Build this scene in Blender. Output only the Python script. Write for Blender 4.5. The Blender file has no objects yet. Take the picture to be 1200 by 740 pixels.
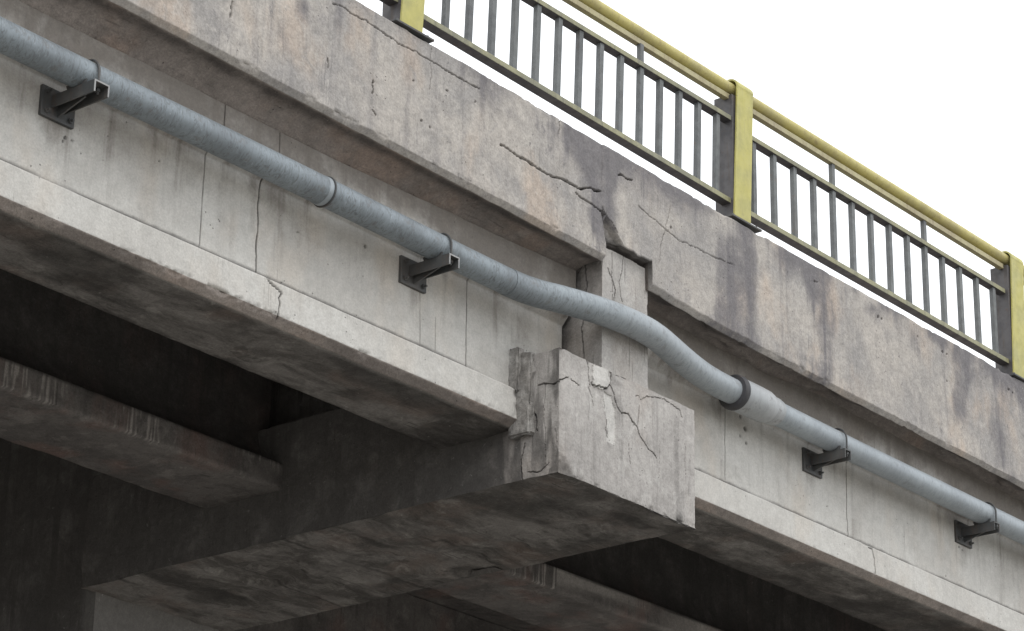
import bpy, math
import numpy as np
from mathutils import Matrix, Vector, Euler

sc = bpy.context.scene
COL = sc.collection
GZ = -1.6                                   # ground level; the camera is held 1.6 m above it

# ---------------------------------------------------------------- camera
cam_d = bpy.data.cameras.new("camera")
cam = bpy.data.objects.new("camera", cam_d)
COL.objects.link(cam)
sc.camera = cam
cam_d.sensor_width = 36.0
cam_d.lens = 97.35
cam_d.clip_start = 0.1
cam_d.clip_end = 6000
yaw, pitch, roll = 0.882659684, 0.383170706, 0.0162599
F = Vector((math.sin(yaw) * math.cos(pitch), math.cos(yaw) * math.cos(pitch), math.sin(pitch)))
R0 = Vector((math.cos(yaw), -math.sin(yaw), 0))
U0 = R0.cross(F)
R1 = math.cos(roll) * R0 + math.sin(roll) * U0
U1 = -math.sin(roll) * R0 + math.cos(roll) * U0
cam.matrix_world = Matrix(((R1.x, U1.x, -F.x, 0), (R1.y, U1.y, -F.y, 0), (R1.z, U1.z, -F.z, 0), (0, 0, 0, 1)))

# ---------------------------------------------------------------- sky and sun (bright overcast)
SUN_EL, SUN_AZ = math.radians(56), math.radians(215)      # azimuth clockwise from +Y
w = bpy.data.worlds.new("World")
sc.world = w
w.use_nodes = True
nt = w.node_tree
nt.nodes.clear()
wo = nt.nodes.new("ShaderNodeOutputWorld")
bg = nt.nodes.new("ShaderNodeBackground")
sky = nt.nodes.new("ShaderNodeTexSky")
sky.sky_type = 'NISHITA'
sky.sun_disc = False
sky.sun_elevation = SUN_EL
sky.sun_rotation = SUN_AZ
sky.dust_density = 6.0
sky.air_density = 1.0
sky.ozone_density = 1.0
mixw = nt.nodes.new("ShaderNodeMix")
mixw.data_type = 'RGBA'
mixw.inputs[0].default_value = 0.88         # an even cloud layer over the clear sky
mixw.inputs[7].default_value = (17.0, 17.4, 17.8, 1)
nt.links.new(sky.outputs[0], mixw.inputs[6])
nt.links.new(mixw.outputs[2], bg.inputs[0])
bg.inputs[1].default_value = 0.1
nt.links.new(bg.outputs[0], wo.inputs[0])

sd = bpy.data.lights.new("sun", 'SUN')
sd.energy = 1.0
sd.angle = math.radians(25)
sd.color = (1.0, 0.96, 0.9)
sun = bpy.data.objects.new("sun", sd)
COL.objects.link(sun)
S = Vector((math.sin(SUN_AZ) * math.cos(SUN_EL), math.cos(SUN_AZ) * math.cos(SUN_EL), math.sin(SUN_EL)))
sun.rotation_euler = S.to_track_quat('Z', 'Y').to_euler()

sc.view_settings.view_transform = 'Standard'
sc.view_settings.look = 'None'
sc.view_settings.exposure = 0.0
sc.view_settings.gamma = 1.0

# ---------------------------------------------------------------- noise (numpy)
def _h(i, j, k, s):
    n = (i * 374761393 + j * 668265263 + k * 2147483647 % 4294967291 + k * 1274126177 + s * 974634777) & 0xffffffff
    n = ((n ^ (n >> 13)) * 1274126177) & 0xffffffff
    n = n ^ (n >> 16)
    return (n & 0xffff) / 65535.0

def vnoise(P, s=0):
    P = np.asarray(P, float)
    I = np.floor(P).astype(np.int64)
    f = P - I
    u = f * f * (3 - 2 * f)
    r = 0
    for a in (0, 1):
        for b in (0, 1):
            for c in (0, 1):
                wt = (u[:, 0] if a else 1 - u[:, 0]) * (u[:, 1] if b else 1 - u[:, 1]) * (u[:, 2] if c else 1 - u[:, 2])
                r = r + wt * _h(I[:, 0] + a, I[:, 1] + b, I[:, 2] + c, s)
    return r

def fbm(P, scale, octv=4, s=0, gain=.5):
    P = np.asarray(P, float) * scale
    r, a, t = 0, 1.0, 0
    for o in range(octv):
        r = r + a * vnoise(P * (2 ** o) + 17.3 * o, s + o)
        t += a
        a *= gain
    return r / t                              # 0..1

def sstep(a, b, x):
    t = np.clip((x - a) / (b - a), 0, 1)
    return t * t * (3 - 2 * t)

def pdist(u, v, pl):
    """distance of points (u,v) to polyline, and the position along it 0..1"""
    d = np.full(u.shape, 1e9)
    for (a, b), (c, e) in zip(pl[:-1], pl[1:]):
        dx, dy = c - a, e - b
        L = dx * dx + dy * dy + 1e-12
        t = np.clip(((u - a) * dx + (v - b) * dy) / L, 0, 1)
        d = np.minimum(d, np.hypot(u - a - t * dx, v - b - t * dy))
    return d

def inpoly(u, v, pl):
    c = np.zeros(u.shape, bool)
    n = len(pl)
    for i in range(n):
        x1, y1 = pl[i]
        x2, y2 = pl[(i + 1) % n]
        k = ((y1 > v) != (y2 > v)) & (u < (x2 - x1) * (v - y1) / (y2 - y1 + 1e-12) + x1)
        c ^= k
    return c

# ---------------------------------------------------------------- mesh helpers
def link_mesh(name, V, Fc, mat, parent=None, attrs=None, smooth=False):
    me = bpy.data.meshes.new(name)
    V = np.asarray(V, float)
    if isinstance(Fc, np.ndarray):
        n, k = Fc.shape
        me.vertices.add(len(V))
        me.vertices.foreach_set('co', V.ravel())
        me.loops.add(n * k)
        me.loops.foreach_set('vertex_index', Fc.ravel().astype(np.int32))
        me.polygons.add(n)
        me.polygons.foreach_set('loop_start', np.arange(0, n * k, k, dtype=np.int32))
        me.update(calc_edges=True)
    else:
        me.from_pydata([tuple(v) for v in V], [], [tuple(int(i) for i in f) for f in Fc])
    me.validate()
    if attrs:
        for an, av in attrs.items():
            at = me.attributes.new(an, 'FLOAT', 'POINT')
            at.data.foreach_set('value', np.asarray(av, np.float32))
    me.polygons.foreach_set('use_smooth', [smooth] * len(me.polygons))
    if mat:
        me.materials.append(mat)
    o = bpy.data.objects.new(name, me)
    COL.objects.link(o)
    if parent:
        adopt(o, parent)
    return o

def wloc(o):
    return Vector(o.location)        # things stand at their base; part meshes keep world coordinates

def adopt(o, parent):
    l = wloc(parent)
    o.parent = parent
    o.matrix_parent_inverse = Matrix.Translation(-l)
    return o

def thing(name, label, cat, loc, group=None):
    o = bpy.data.objects.new(name, None)
    o.empty_display_size = .2
    COL.objects.link(o)
    o.location = loc
    o['label'] = label
    o['category'] = cat
    if group:
        o['group'] = group
    return o

def dense(a, b, st):
    n = max(1, int(round((b - a) / st)))
    return np.linspace(a, b, n + 1)

def xspan(lo, hi, d0=6.0, d1=15.6, st=.009, coarse=.5):
    """x samples: fine where the structure is seen close, coarse beyond"""
    parts = []
    if lo < d0:
        parts.append(dense(lo, min(d0, hi), coarse)[:-1])
    a, b = max(lo, d0), min(hi, d1)
    if b > a:
        parts.append(dense(a, b, st))
    if hi > d1:
        parts.append(dense(max(d1, lo), hi, coarse)[(1 if b > a else 0):])
    return np.concatenate(parts)

def extrude(name, prof, xs, mat, parent, fn=None, caps=True):
    """closed (y,z,step) outline run along X; fn(P, N) may move points and return attributes"""
    pts, cor = [], []
    n = len(prof)
    for i in range(n):
        y0, z0, st = prof[i]
        y1, z1, _ = prof[(i + 1) % n]
        k = max(1, int(round(math.hypot(y1 - y0, z1 - z0) / st)))
        for t in range(k):
            pts.append((y0 + (y1 - y0) * t / k, z0 + (z1 - z0) * t / k))
            cor.append(1.0 if t == 0 else 0.0)
    pts = np.array(pts)
    cor = np.array(cor)
    nx, m = len(xs), len(pts)
    prv, nxt = np.roll(pts, 1, 0), np.roll(pts, -1, 0)
    d1 = pts - prv
    d2 = nxt - pts
    d1 /= np.linalg.norm(d1, axis=1)[:, None]
    d2 /= np.linalg.norm(d2, axis=1)[:, None]
    nn = np.stack([-(d1[:, 1] + d2[:, 1]), d1[:, 0] + d2[:, 0]], 1)
    nn /= np.linalg.norm(nn, axis=1)[:, None] + 1e-9
    P = np.zeros((nx, m, 3))
    P[:, :, 0] = xs[:, None]
    P[:, :, 1:] = pts[None]
    N = np.zeros((nx, m, 3))
    N[:, :, 1:] = nn[None]
    P = P.reshape(-1, 3)
    N = N.reshape(-1, 3)
    C = np.tile(cor, nx)
    at = {}
    if fn:
        P, at = fn(P, N, C)
    i = np.arange(nx - 1)[:, None] * m
    j = np.arange(m)[None]
    j2 = (j + 1) % m
    Q = np.stack([i + j, i + m + j, i + m + j2, i + j2], -1).reshape(-1, 4)
    V = P
    Pn = np.zeros((nx, m, 3)); Pn[:, :, 0] = xs[:, None]; Pn[:, :, 1:] = pts[None]
    Pn = Pn.reshape(-1, 3)
    oc = Pn[Q].mean(1)
    on = np.cross(Pn[Q[:, 1]] - Pn[Q[:, 0]], Pn[Q[:, 3]] - Pn[Q[:, 0]])
    on /= np.linalg.norm(on, axis=1)[:, None] + 1e-12
    if caps:
        # end faces as fans of quads folded onto a centre point
        c0, c1 = V[:m][cor > 0].mean(0), V[-m:][cor > 0].mean(0)
        V = np.vstack([V, c0, c1])
        a0, a1 = len(V) - 2, len(V) - 1
        j = np.arange(m)
        j2 = (j + 1) % m
        T0 = np.stack([np.full(m, a0), j, j2], 1)
        T1 = np.stack([np.full(m, a1), (nx - 1) * m + j2, (nx - 1) * m + j], 1)
        at = {k: np.concatenate([v, [v[:m].mean(), v[-m:].mean()]]) for k, v in at.items()}
        me_faces = [tuple(q) for q in np.vstack([T0, T1]).tolist()]
        me = bpy.data.meshes.new(name)
        nq, ntr = len(Q), len(me_faces)
        me.vertices.add(len(V))
        me.vertices.foreach_set('co', V.ravel())
        me.loops.add(nq * 4 + ntr * 3)
        li = np.concatenate([Q.ravel(), np.vstack([T0, T1]).ravel()]).astype(np.int32)
        me.loops.foreach_set('vertex_index', li)
        me.polygons.add(nq + ntr)
        ls = np.concatenate([np.arange(nq) * 4, nq * 4 + np.arange(ntr) * 3]).astype(np.int32)
        me.polygons.foreach_set('loop_start', ls)
        me.update(calc_edges=True)
        me.validate()
        for an, av in at.items():
            a_ = me.attributes.new(an, 'FLOAT', 'POINT')
            a_.data.foreach_set('value', np.asarray(av, np.float32))
        me.materials.append(mat)
        o = bpy.data.objects.new(name, me)
        COL.objects.link(o)
        if parent:
            adopt(o, parent)
        ORIG[o.name] = (np.vstack([oc, np.tile([[0, 8.6, 5]], (ntr, 1))]), np.vstack([on, np.zeros((ntr, 3))]))
        return o
    o = link_mesh(name, V, Q, mat, parent, at)
    ORIG[o.name] = (oc, on)
    return o

def gridbox(name, X, Y, Z, mat, parent, fn=None):
    """a box whose faces are grids on the given samples"""
    X, Y, Z = map(np.asarray, (X, Y, Z))
    nx, ny, nz = len(X), len(Y), len(Z)
    idx = {}
    VV, NN, QQ, CC = [], [], [], []
    base = 0
    def face(A, B, fixed, val, axis, sign):
        nonlocal base
        a, b = np.meshgrid(A, B, indexing='ij')
        P = np.zeros(a.shape + (3,))
        ax = [k for k in range(3) if k != axis]
        P[..., ax[0]] = a
        P[..., ax[1]] = b
        P[..., axis] = val
        na, nb = a.shape
        i = np.arange(na - 1)[:, None] * nb + np.arange(nb - 1)[None] + base
        q = np.stack([i, i + nb, i + nb + 1, i + 1], -1).reshape(-1, 4)
        flip = (sign < 0) ^ (axis == 1)
        if flip:
            q = q[:, ::-1]
        Nn = np.zeros((na * nb, 3))
        Nn[:, axis] = sign
        VV.append(P.reshape(-1, 3)); NN.append(Nn); QQ.append(q)
        base += na * nb
    face(Y, Z, 0, X[0], 0, -1); face(Y, Z, 0, X[-1], 0, 1)
    face(X, Z, 1, Y[0], 1, -1); face(X, Z, 1, Y[-1], 1, 1)
    face(X, Y, 2, Z[0], 2, -1); face(X, Y, 2, Z[-1], 2, 1)
    V, N, Q = np.vstack(VV), np.vstack(NN), np.vstack(QQ)
    key = np.round(V * 1e5).astype(np.int64)
    _, first, inv = np.unique(key, axis=0, return_index=True, return_inverse=True)
    inv = inv.ravel()
    U = V[first]
    Ns = np.zeros_like(U)
    np.add.at(Ns, inv, N)
    cnt = np.abs(Ns).sum(1)
    Ns = np.sign(Ns)
    C = (np.abs(Ns).sum(1) > 1.5).astype(float)
    Ns /= np.linalg.norm(Ns, axis=1)[:, None]
    Q = inv[Q]
    at = {}
    oc = U[Q].mean(1)
    on = np.cross(U[Q[:, 1]] - U[Q[:, 0]], U[Q[:, 3]] - U[Q[:, 0]])
    on /= np.linalg.norm(on, axis=1)[:, None] + 1e-12
    if fn:
        U, at = fn(U, Ns, C)
    o = link_mesh(name, U, Q, mat, parent, at)
    ORIG[o.name] = (oc, on)
    return o

ORIG = {}
def split_material(o, m2, test):
    """second material on the faces picked by their undeformed centre and normal"""
    o.data.materials.append(m2)
    c, n = ORIG[o.name]
    mi = np.asarray(test(n, c)).astype(np.int32)
    if len(mi) == len(o.data.polygons):
        o.data.polygons.foreach_set('material_index', mi)

def crack_w(u, v, pl, hw, s):
    """0..1 mask of a ragged crack that opens and closes along its length"""
    Q = np.stack([u, v, 0 * u], 1)
    a = (fbm(Q, 30, 2, s) - .5) * .014 + (fbm(Q, 95, 2, s + 3) - .5) * .007
    b = (fbm(Q, 30, 2, s + 5) - .5) * .014 + (fbm(Q, 95, 2, s + 8) - .5) * .007
    dd = pdist(u + a, v + b, pl)
    h = hw * (.55 + .9 * fbm(Q, 17, 2, s + 9))
    return 1 - sstep(h * .6, h * 1.15, dd)

class MB:
    """plain mesh builder for metalwork"""
    def __init__(s): s.v, s.f = [], []
    def add(s, V, Fc):
        b = len(s.v)
        s.v += [tuple(v) for v in V]
        s.f += [tuple(i + b for i in f) for f in Fc]
        return s
    def box(s, x0, x1, y0, y1, z0, z1, bev=.0, shear=(0, 0)):
        # shear: (dx, dy) of the top against the bottom
        if bev <= 0:
            V = [(x0, y0, z0), (x1, y0, z0), (x1, y1, z0), (x0, y1, z0),
                 (x0 + shear[0], y0 + shear[1], z1), (x1 + shear[0], y0 + shear[1], z1), (x1 + shear[0], y1 + shear[1], z1), (x0 + shear[0], y1 + shear[1], z1)]
            return s.add(V, [(0, 3, 2, 1), (4, 5, 6, 7), (0, 1, 5, 4), (1, 2, 6, 5), (2, 3, 7, 6), (3, 0, 4, 7)])
        import bmesh
        bm = bmesh.new()
        V = [(x0, y0, z0), (x1, y0, z0), (x1, y1, z0), (x0, y1, z0),
             (x0 + shear[0], y0 + shear[1], z1), (x1 + shear[0], y0 + shear[1], z1), (x1 + shear[0], y1 + shear[1], z1), (x0 + shear[0], y1 + shear[1], z1)]
        vs = [bm.verts.new(v) for v in V]
        for f in [(0, 3, 2, 1), (4, 5, 6, 7), (0, 1, 5, 4), (1, 2, 6, 5), (2, 3, 7, 6), (3, 0, 4, 7)]:
            bm.faces.new([vs[i] for i in f])
        bmesh.ops.bevel(bm, geom=list(bm.edges), offset=bev, segments=2, affect='EDGES', profile=.5)
        bm.verts.index_update()
        s.add([v.co[:] for v in bm.verts], [[v.index for v in f.verts] for f in bm.faces])
        bm.free()
        return s
    def tube(s, path, r, seg=12, cap=True, wob=None):
        path = [Vector(p) for p in path]
        n = len(path)
        rr = r if hasattr(r, '__len__') else [r] * n
        V, Fc = [], []
        up = Vector((0, 0, 1))
        prev = None
        for i, p in enumerate(path):
            t = (path[min(i + 1, n - 1)] - path[max(i - 1, 0)]).normalized()
            if prev is None:
                a = t.cross(up)
                if a.length < .1:
                    a = t.cross(Vector((1, 0, 0)))
                a.normalize()
            else:
                a = (prev - t * prev.dot(t)).normalized()
            prev = a
            b = t.cross(a)
            for k in range(seg):
                th = 2 * math.pi * k / seg
                V.append(p + (a * math.cos(th) + b * math.sin(th)) * rr[i])
        for i in range(n - 1):
            for k in range(seg):
                k2 = (k + 1) % seg
                Fc.append((i * seg + k, i * seg + k2, (i + 1) * seg + k2, (i + 1) * seg + k))
        if cap:
            Fc.append(tuple(range(seg - 1, -1, -1)))
            Fc.append(tuple((n - 1) * seg + k for k in range(seg)))
        return s.add(V, Fc)
    def prism(s, outline, axis, a, b):
        """outline in the two other axes, run from a to b on axis"""
        n = len(outline)
        def mk(u, v, t):
            c = [u, v]
            c.insert(axis, t)
            return tuple(c)
        V = [mk(u, v, a) for u, v in outline] + [mk(u, v, b) for u, v in outline]
        Fc = [tuple(range(n)), tuple(range(2 * n - 1, n - 1, -1))]
        for i in range(n):
            j = (i + 1) % n
            Fc.append((i, i + n, j + n, j))
        return s.add(V, Fc)
    def build(s, name, mat, parent=None, smooth=False):
        import bmesh
        o = link_mesh(name, s.v, s.f, mat, parent, smooth=smooth)
        bm = bmesh.new()
        bm.from_mesh(o.data)
        bmesh.ops.recalc_face_normals(bm, faces=bm.faces)
        if smooth:
            for f in bm.faces:
                f.smooth = len(f.verts) <= 4
            for e in bm.edges:
                if len(e.link_faces) == 2 and e.calc_face_angle(0) > 0.7:
                    e.smooth = False
        bm.to_mesh(o.data)
        bm.free()
        return o

# ---------------------------------------------------------------- materials
class NT:
    def __init__(s, name):
        s.m = bpy.data.materials.new(name)
        s.m.use_nodes = True
        s.t = s.m.node_tree
        s.b = s.t.nodes['Principled BSDF']
        s.tc = s.t.nodes.new('ShaderNodeNewGeometry').outputs['Position']
    def n(s, ty, **kw):
        nd = s.t.nodes.new(ty)
        for k, v in kw.items():
            setattr(nd, k, v)
        return nd
    def l(s, a, b): s.t.links.new(a, b)
    def mapped(s, scale=(1, 1, 1), rot=(0, 0, 0), loc=(0, 0, 0)):
        mp = s.n('ShaderNodeMapping')
        mp.inputs['Scale'].default_value = scale
        mp.inputs['Rotation'].default_value = rot
        mp.inputs['Location'].default_value = loc
        s.l(s.tc, mp.inputs['Vector'])
        return mp.outputs[0]
    def noise(s, vec, scale, detail=5, rough=.6, dist=0):
        nd = s.n('ShaderNodeTexNoise')
        s.l(vec, nd.inputs['Vector'])
        nd.inputs['Scale'].default_value = scale
        nd.inputs['Detail'].default_value = detail
        nd.inputs['Roughness'].default_value = rough
        nd.inputs['Distortion'].default_value = dist
        return nd.outputs['Fac']
    def ramp(s, fac, p0, p1, v0=0., v1=1.):
        nd = s.n('ShaderNodeMapRange', interpolation_type='SMOOTHSTEP')
        s.l(fac, nd.inputs[0])
        for i, v in enumerate((p0, p1, v0, v1)):
            nd.inputs[i + 1].default_value = v
        return nd.outputs[0]
    def math(s, op, a, b=None, clamp=False):
        nd = s.n('ShaderNodeMath', operation=op)
        nd.use_clamp = clamp
        for i, v in enumerate((a, b)):
            if v is None: continue
            if isinstance(v, (int, float)): nd.inputs[i].default_value = v
            else: s.l(v, nd.inputs[i])
        return nd.outputs[0]
    def mix(s, fac, a, b, blend='MIX'):
        nd = s.n('ShaderNodeMix', data_type='RGBA', blend_type=blend)
        if isinstance(fac, (int, float)): nd.inputs[0].default_value = fac
        else: s.l(fac, nd.inputs[0])
        for i, v in ((6, a), (7, b)):
            if isinstance(v, tuple): nd.inputs[i].default_value = v + (1,) if len(v) == 3 else v
            else: s.l(v, nd.inputs[i])
        return nd.outputs[2]
    def attr(s, name):
        nd = s.n('ShaderNodeAttribute', attribute_name=name)
        return nd.outputs['Fac']
    def bump(s, h, strength, dist):
        nd = s.n('ShaderNodeBump')
        nd.inputs['Strength'].default_value = strength
        nd.inputs['Distance'].default_value = dist
        s.l(h, nd.inputs['Height'])
        s.l(nd.outputs[0], s.b.inputs['Normal'])

def concrete(name, light, dark, warm, warm_amt=.5, grime_and_shade=(.09, .085, .085), streak=.5, pit=.6, blotch=.7, bumpd=.004, seed=0, patch=(.5, .49, .47), horizontal=False, grain=1.0, crisp=0.0):
    t = NT(name)
    off = (seed * 3.7, seed * 1.3, seed * 5.1)
    base = t.mapped(loc=off)
    st_sc = (13, 13, .9) if not horizontal else (1.3, 6.5, 3)
    st = t.mapped(scale=st_sc, loc=off)
    st2 = t.mapped(scale=(38, 38, 2.2) if not horizontal else (3.5, 17, 3), loc=off)
    c = t.mix(t.ramp(t.noise(base if not horizontal else t.mapped(loc=off, scale=(.55, 1.2, 1), rot=(0, 0, .25)), 1.7 + 1.4 * crisp, 8, .62 + .1 * crisp, .4), .38 + .04 * crisp, .64 - .04 * crisp), light, dark)
    c = t.mix(t.math('MULTIPLY', t.ramp(t.noise(t.mapped(loc=(9 + seed, 4, 2), scale=(1, 1, .55)), 2.6, 4, .55), .5, .68), warm_amt), c, warm)
    # cement-coloured blotches with crisp edges
    b1 = t.ramp(t.noise(t.mapped(loc=(3, seed, 8)), 4.5, 9, .7, .6), .55, .6)
    c = t.mix(t.math('MULTIPLY', b1, min(.7, .35 * blotch)), c, patch)
    b2 = t.ramp(t.noise(t.mapped(loc=(13, seed, 1)), 7.5, 9, .72, .9), .55, .62)
    c = t.mix(t.math('MULTIPLY', b2, min(.8, .38 * blotch)), c, dark)
    # run-down stains
    s1 = t.ramp(t.noise(st, 1.0, 5, .6, .15), .5, .74)
    s2 = t.ramp(t.noise(st2, 1.0, 4, .6, .1), .54, .76)
    big = t.ramp(t.noise(base, 1.1, 3, .5), .35, .65, .25, 1.0)
    sm = t.math('MULTIPLY', t.math('ADD', s1, t.math('MULTIPLY', s2, .55), clamp=True), t.math('MULTIPLY', big, streak))
    c = t.mix(sm, c, grime_and_shade)
    # vertex-painted dirt (water paths, leak marks) and painted-in shade, broken up by noise
    g = t.attr('grime_and_shade')
    gn = t.math('ADD', t.math('MULTIPLY', s1, .35), t.math('MULTIPLY', t.noise(base, 5.5, 8, .68, .4), 1.3))
    gsum = t.math('ADD', g, t.math('MULTIPLY', t.math('SUBTRACT', gn, .8), .9))
    gm = t.math('MULTIPLY', t.ramp(gsum, .12, .95), t.ramp(g, .0, .12))
    c = t.mix(t.math('MULTIPLY', gm, .92), c, grime_and_shade)
    p = t.attr('patch')
    c = t.mix(t.math('MULTIPLY', p, .8), c, patch)
    # thin dark weeping lines
    s3 = t.ramp(t.noise(t.mapped(scale=(75, 75, 2.6) if not horizontal else (5, 60, 5), loc=off), 1.0, 3, .5, .1), .62, .70)
    c = t.mix(t.math('MULTIPLY', t.math('MULTIPLY', s3, t.ramp(t.noise(t.mapped(loc=(5, 5, seed)), 2.3, 4, .6), .48, .6)), min(.8, streak)), c, grime_and_shade)
    # sharp-edged scabs and light lime specks
    b3 = t.ramp(t.noise(t.mapped(loc=(23, seed, 4), scale=(1, 1, .7)), 17, 9, .75, .5), .60, .63)
    c = t.mix(t.math('MULTIPLY', t.math('MULTIPLY', b3, t.ramp(t.noise(base, 1.9, 3, .6), .42, .6)), .45 * blotch), c, grime_and_shade)
    b4 = t.ramp(t.noise(t.mapped(loc=(31, seed, 6)), 28, 8, .75, .4), .63, .67)
    c = t.mix(t.math('MULTIPLY', b4, .5 * blotch), c, patch)
    # fine grain and bug holes
    fine = t.noise(base, 95, 4, .7)
    c = t.mix(.55 * grain, c, t.mix(t.ramp(fine, .3, .7), (.36, .36, .36), (.64, .64, .64)), 'OVERLAY')
    mid = t.noise(base, 22, 6, .7)
    c = t.mix(.4 * grain, c, t.mix(t.ramp(mid, .3, .7), (.34, .34, .34), (.66, .66, .66)), 'OVERLAY')
    vo = t.n('ShaderNodeTexVoronoi')
    t.l(t.mapped(loc=off), vo.inputs['Vector'])
    vo.inputs['Scale'].default_value = 26
    ph = t.math('MULTIPLY', t.ramp(vo.outputs['Distance'], .05, .13, 1, 0), t.ramp(t.noise(base, 3.3, 3, .6), .52, .6))
    c = t.mix(t.math('MULTIPLY', ph, pit), c, (.07, .066, .062))
    ck = t.attr('crack')
    c = t.mix(t.math('MULTIPLY', ck, .92, clamp=True), c, (.035, .033, .032))
    t.l(c, t.b.inputs['Base Color'])
    rg = t.ramp(mid, .2, .8, .82, .98)
    t.l(rg, t.b.inputs['Roughness'])
    t.b.inputs['Specular IOR Level'].default_value = .25
    h = t.math('ADD', t.math('MULTIPLY', mid, 1.0), t.math('MULTIPLY', fine, .45))
    h = t.math('SUBTRACT', h, t.math('MULTIPLY', ph, 1.2))
    t.bump(h, .9, bumpd)
    return t.m

M_FASCIA = concrete('weathered_parapet_concrete', (.40, .372, .342), (.295, .282, .272), (.445, .365, .30), .62, grime_and_shade=(.15, .143, .15), streak=.5, blotch=1.35, seed=1, patch=(.43, .405, .375))
M_WEB = concrete('pale_girder_concrete', (.50, .49, .465), (.42, .405, .38), (.46, .395, .325), .4, grime_and_shade=(.17, .152, .135), streak=.36, blotch=.22, seed=2, patch=(.55, .54, .515), grain=.6)
M_CAP = concrete('plastered_cap_concrete', (.395, .377, .36), (.305, .29, .277), (.36, .31, .27), .35, grime_and_shade=(.085, .08, .076), streak=.45, blotch=.6, seed=3, patch=(.58, .57, .545), grain=.8)
M_DARK = concrete('dark_inner_concrete', (.17, .158, .15), (.11, .102, .098), (.19, .128, .112), .7, grime_and_shade=(.06, .056, .054), streak=.6, blotch=.35, seed=4, patch=(.5, .47, .44), crisp=.5)  # darker tone for the inner concrete
M_SOFFIT = concrete('stained_soffit_concrete', (.235, .222, .21), (.115, .107, .10), (.20, .16, .14), .6, grime_and_shade=(.06, .056, .053), streak=.65, blotch=.8, seed=5, patch=(.40, .385, .36), horizontal=True, bumpd=.012, crisp=1.0)
M_UNDER = concrete('brown_stained_overhang_concrete', (.25, .22, .2), (.15, .135, .125), (.28, .21, .17), .6, grime_and_shade=(.08, .07, .066), streak=.5, blotch=.8, seed=8, patch=(.34, .3, .27), horizontal=True, bumpd=.007)
M_MORTAR = concrete('rough_grey_mortar', (.27, .262, .25), (.19, .18, .172), (.25, .22, .19), .3, grime_and_shade=(.10, .095, .09), streak=.4, blotch=1., seed=6, bumpd=.008)

def paint(name, col, worn, dirt, amt=.4, rough=.5):
    t = NT(name)
    b = t.mapped()
    c = t.mix(t.ramp(t.noise(b, 5, 6, .65), .4, .65), col, worn)
    c = t.mix(t.math('MULTIPLY', t.ramp(t.noise(t.mapped(scale=(30, 30, 3)), 1.3, 5, .6), .5, .75), amt), c, dirt)
    c = t.mix(t.math('MULTIPLY', t.ramp(t.noise(b, 60, 5, .7), .62, .68), .7), c, dirt)
    rs = t.math('MULTIPLY', t.ramp(t.noise(t.mapped(loc=(7, 3, 9)), 11, 8, .75), .60, .66), .75 * amt)
    c = t.mix(rs, c, (.13, .07, .04))
    t.l(c, t.b.inputs['Base Color'])
    t.l(t.ramp(t.noise(b, 20, 4, .6), .3, .7, rough - .1, rough + .15), t.b.inputs['Roughness'])
    t.bump(t.noise(b, 90, 4, .6), .3, .0012)
    return t.m

M_YELLOW = paint('faded_yellow_paint', (.44, .405, .115), (.36, .34, .13), (.24, .21, .11), .3)
M_RAIL = paint('dirty_yellow_rail_paint', (.27, .26, .15), (.19, .187, .13), (.09, .085, .075), .6)
M_HAND = paint('worn_handrail_paint', (.46, .405, .135), (.38, .335, .14), (.22, .15, .09), .4)
M_BAR = paint('rusty_yellow_bar_paint', (.38, .345, .19), (.32, .28, .17), (.18, .13, .09), .5)
M_GREY = paint('grey_green_rail_paint', (.125, .133, .133), (.098, .104, .107), (.08, .07, .06), .5)
M_POST_RAILSHADE = paint('dark_post_paint_rail_shade', (.085, .08, .082), (.06, .058, .062), (.08, .055, .035), .5)
M_STEEL = paint('dark_bracket_steel', (.055, .058, .06), (.085, .083, .08), (.09, .055, .04), .5, .55)
M_EDGE = paint('bare_steel_end', (.30, .30, .30), (.2, .2, .21), (.2, .18, .16), .3, .45)
M_RUBBER = paint('black_rubber_ring', (.045, .045, .05), (.07, .07, .07), (.10, .095, .09), .4, .7)

def pipe_mat(name, a, b, d, amt, dirt_amt, pale=None):
    t = NT(name)
    p = t.mapped()
    c = t.mix(t.ramp(t.noise(p, 3, 5, .6), .38, .62), a, b)
    if pale:                     # the brushed coat thins out towards the bend
        sx = t.n('ShaderNodeSeparateXYZ')
        t.l(t.tc, sx.inputs[0])
        fade = t.ramp(t.math('ADD', sx.outputs[0], t.math('MULTIPLY', t.noise(p, 9, 5, .7), .5)), 10.0, 11.1)
        c = t.mix(fade, c, pale)
        strokes = t.ramp(fade, 0, 1, 1, .4)
    br = t.noise(t.mapped(scale=(52, 22, 17), rot=(0, .5, 0)), 1.0, 7, .7, 1.6)      # brushed-on zinc paint strokes
    bs = t.math('MULTIPLY', t.ramp(br, .46, .68), amt)
    if pale:
        bs = t.math('MULTIPLY', bs, strokes)
    c = t.mix(bs, c, d)
    br2 = t.noise(t.mapped(scale=(70, 24, 16), rot=(0, -.45, 0), loc=(4, 2, 1)), 1.0, 6, .7, 1.6)
    c = t.mix(t.math('MULTIPLY', t.ramp(br2, .56, .7), amt * .6), c, (.42, .46, .49))
    c = t.mix(t.math('MULTIPLY', t.ramp(t.noise(p, 16, 6, .7), .56, .66), dirt_amt), c, (.13, .12, .11))
    t.l(c, t.b.inputs['Base Color'])
    t.b.inputs['Metallic'].default_value = .25
    t.l(t.ramp(br, .3, .7, .42, .62), t.b.inputs['Roughness'])
    t.bump(t.math('ADD', br, t.math('MULTIPLY', t.noise(p, 80, 3, .6), .5)), .35, .002)
    return t.m
M_PIPE = pipe_mat('brushed_blue_grey_pipe', (.232, .266, .29), (.18, .205, .223), (.11, .12, .128), .8, .4, (.32, .35, .372))
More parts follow.
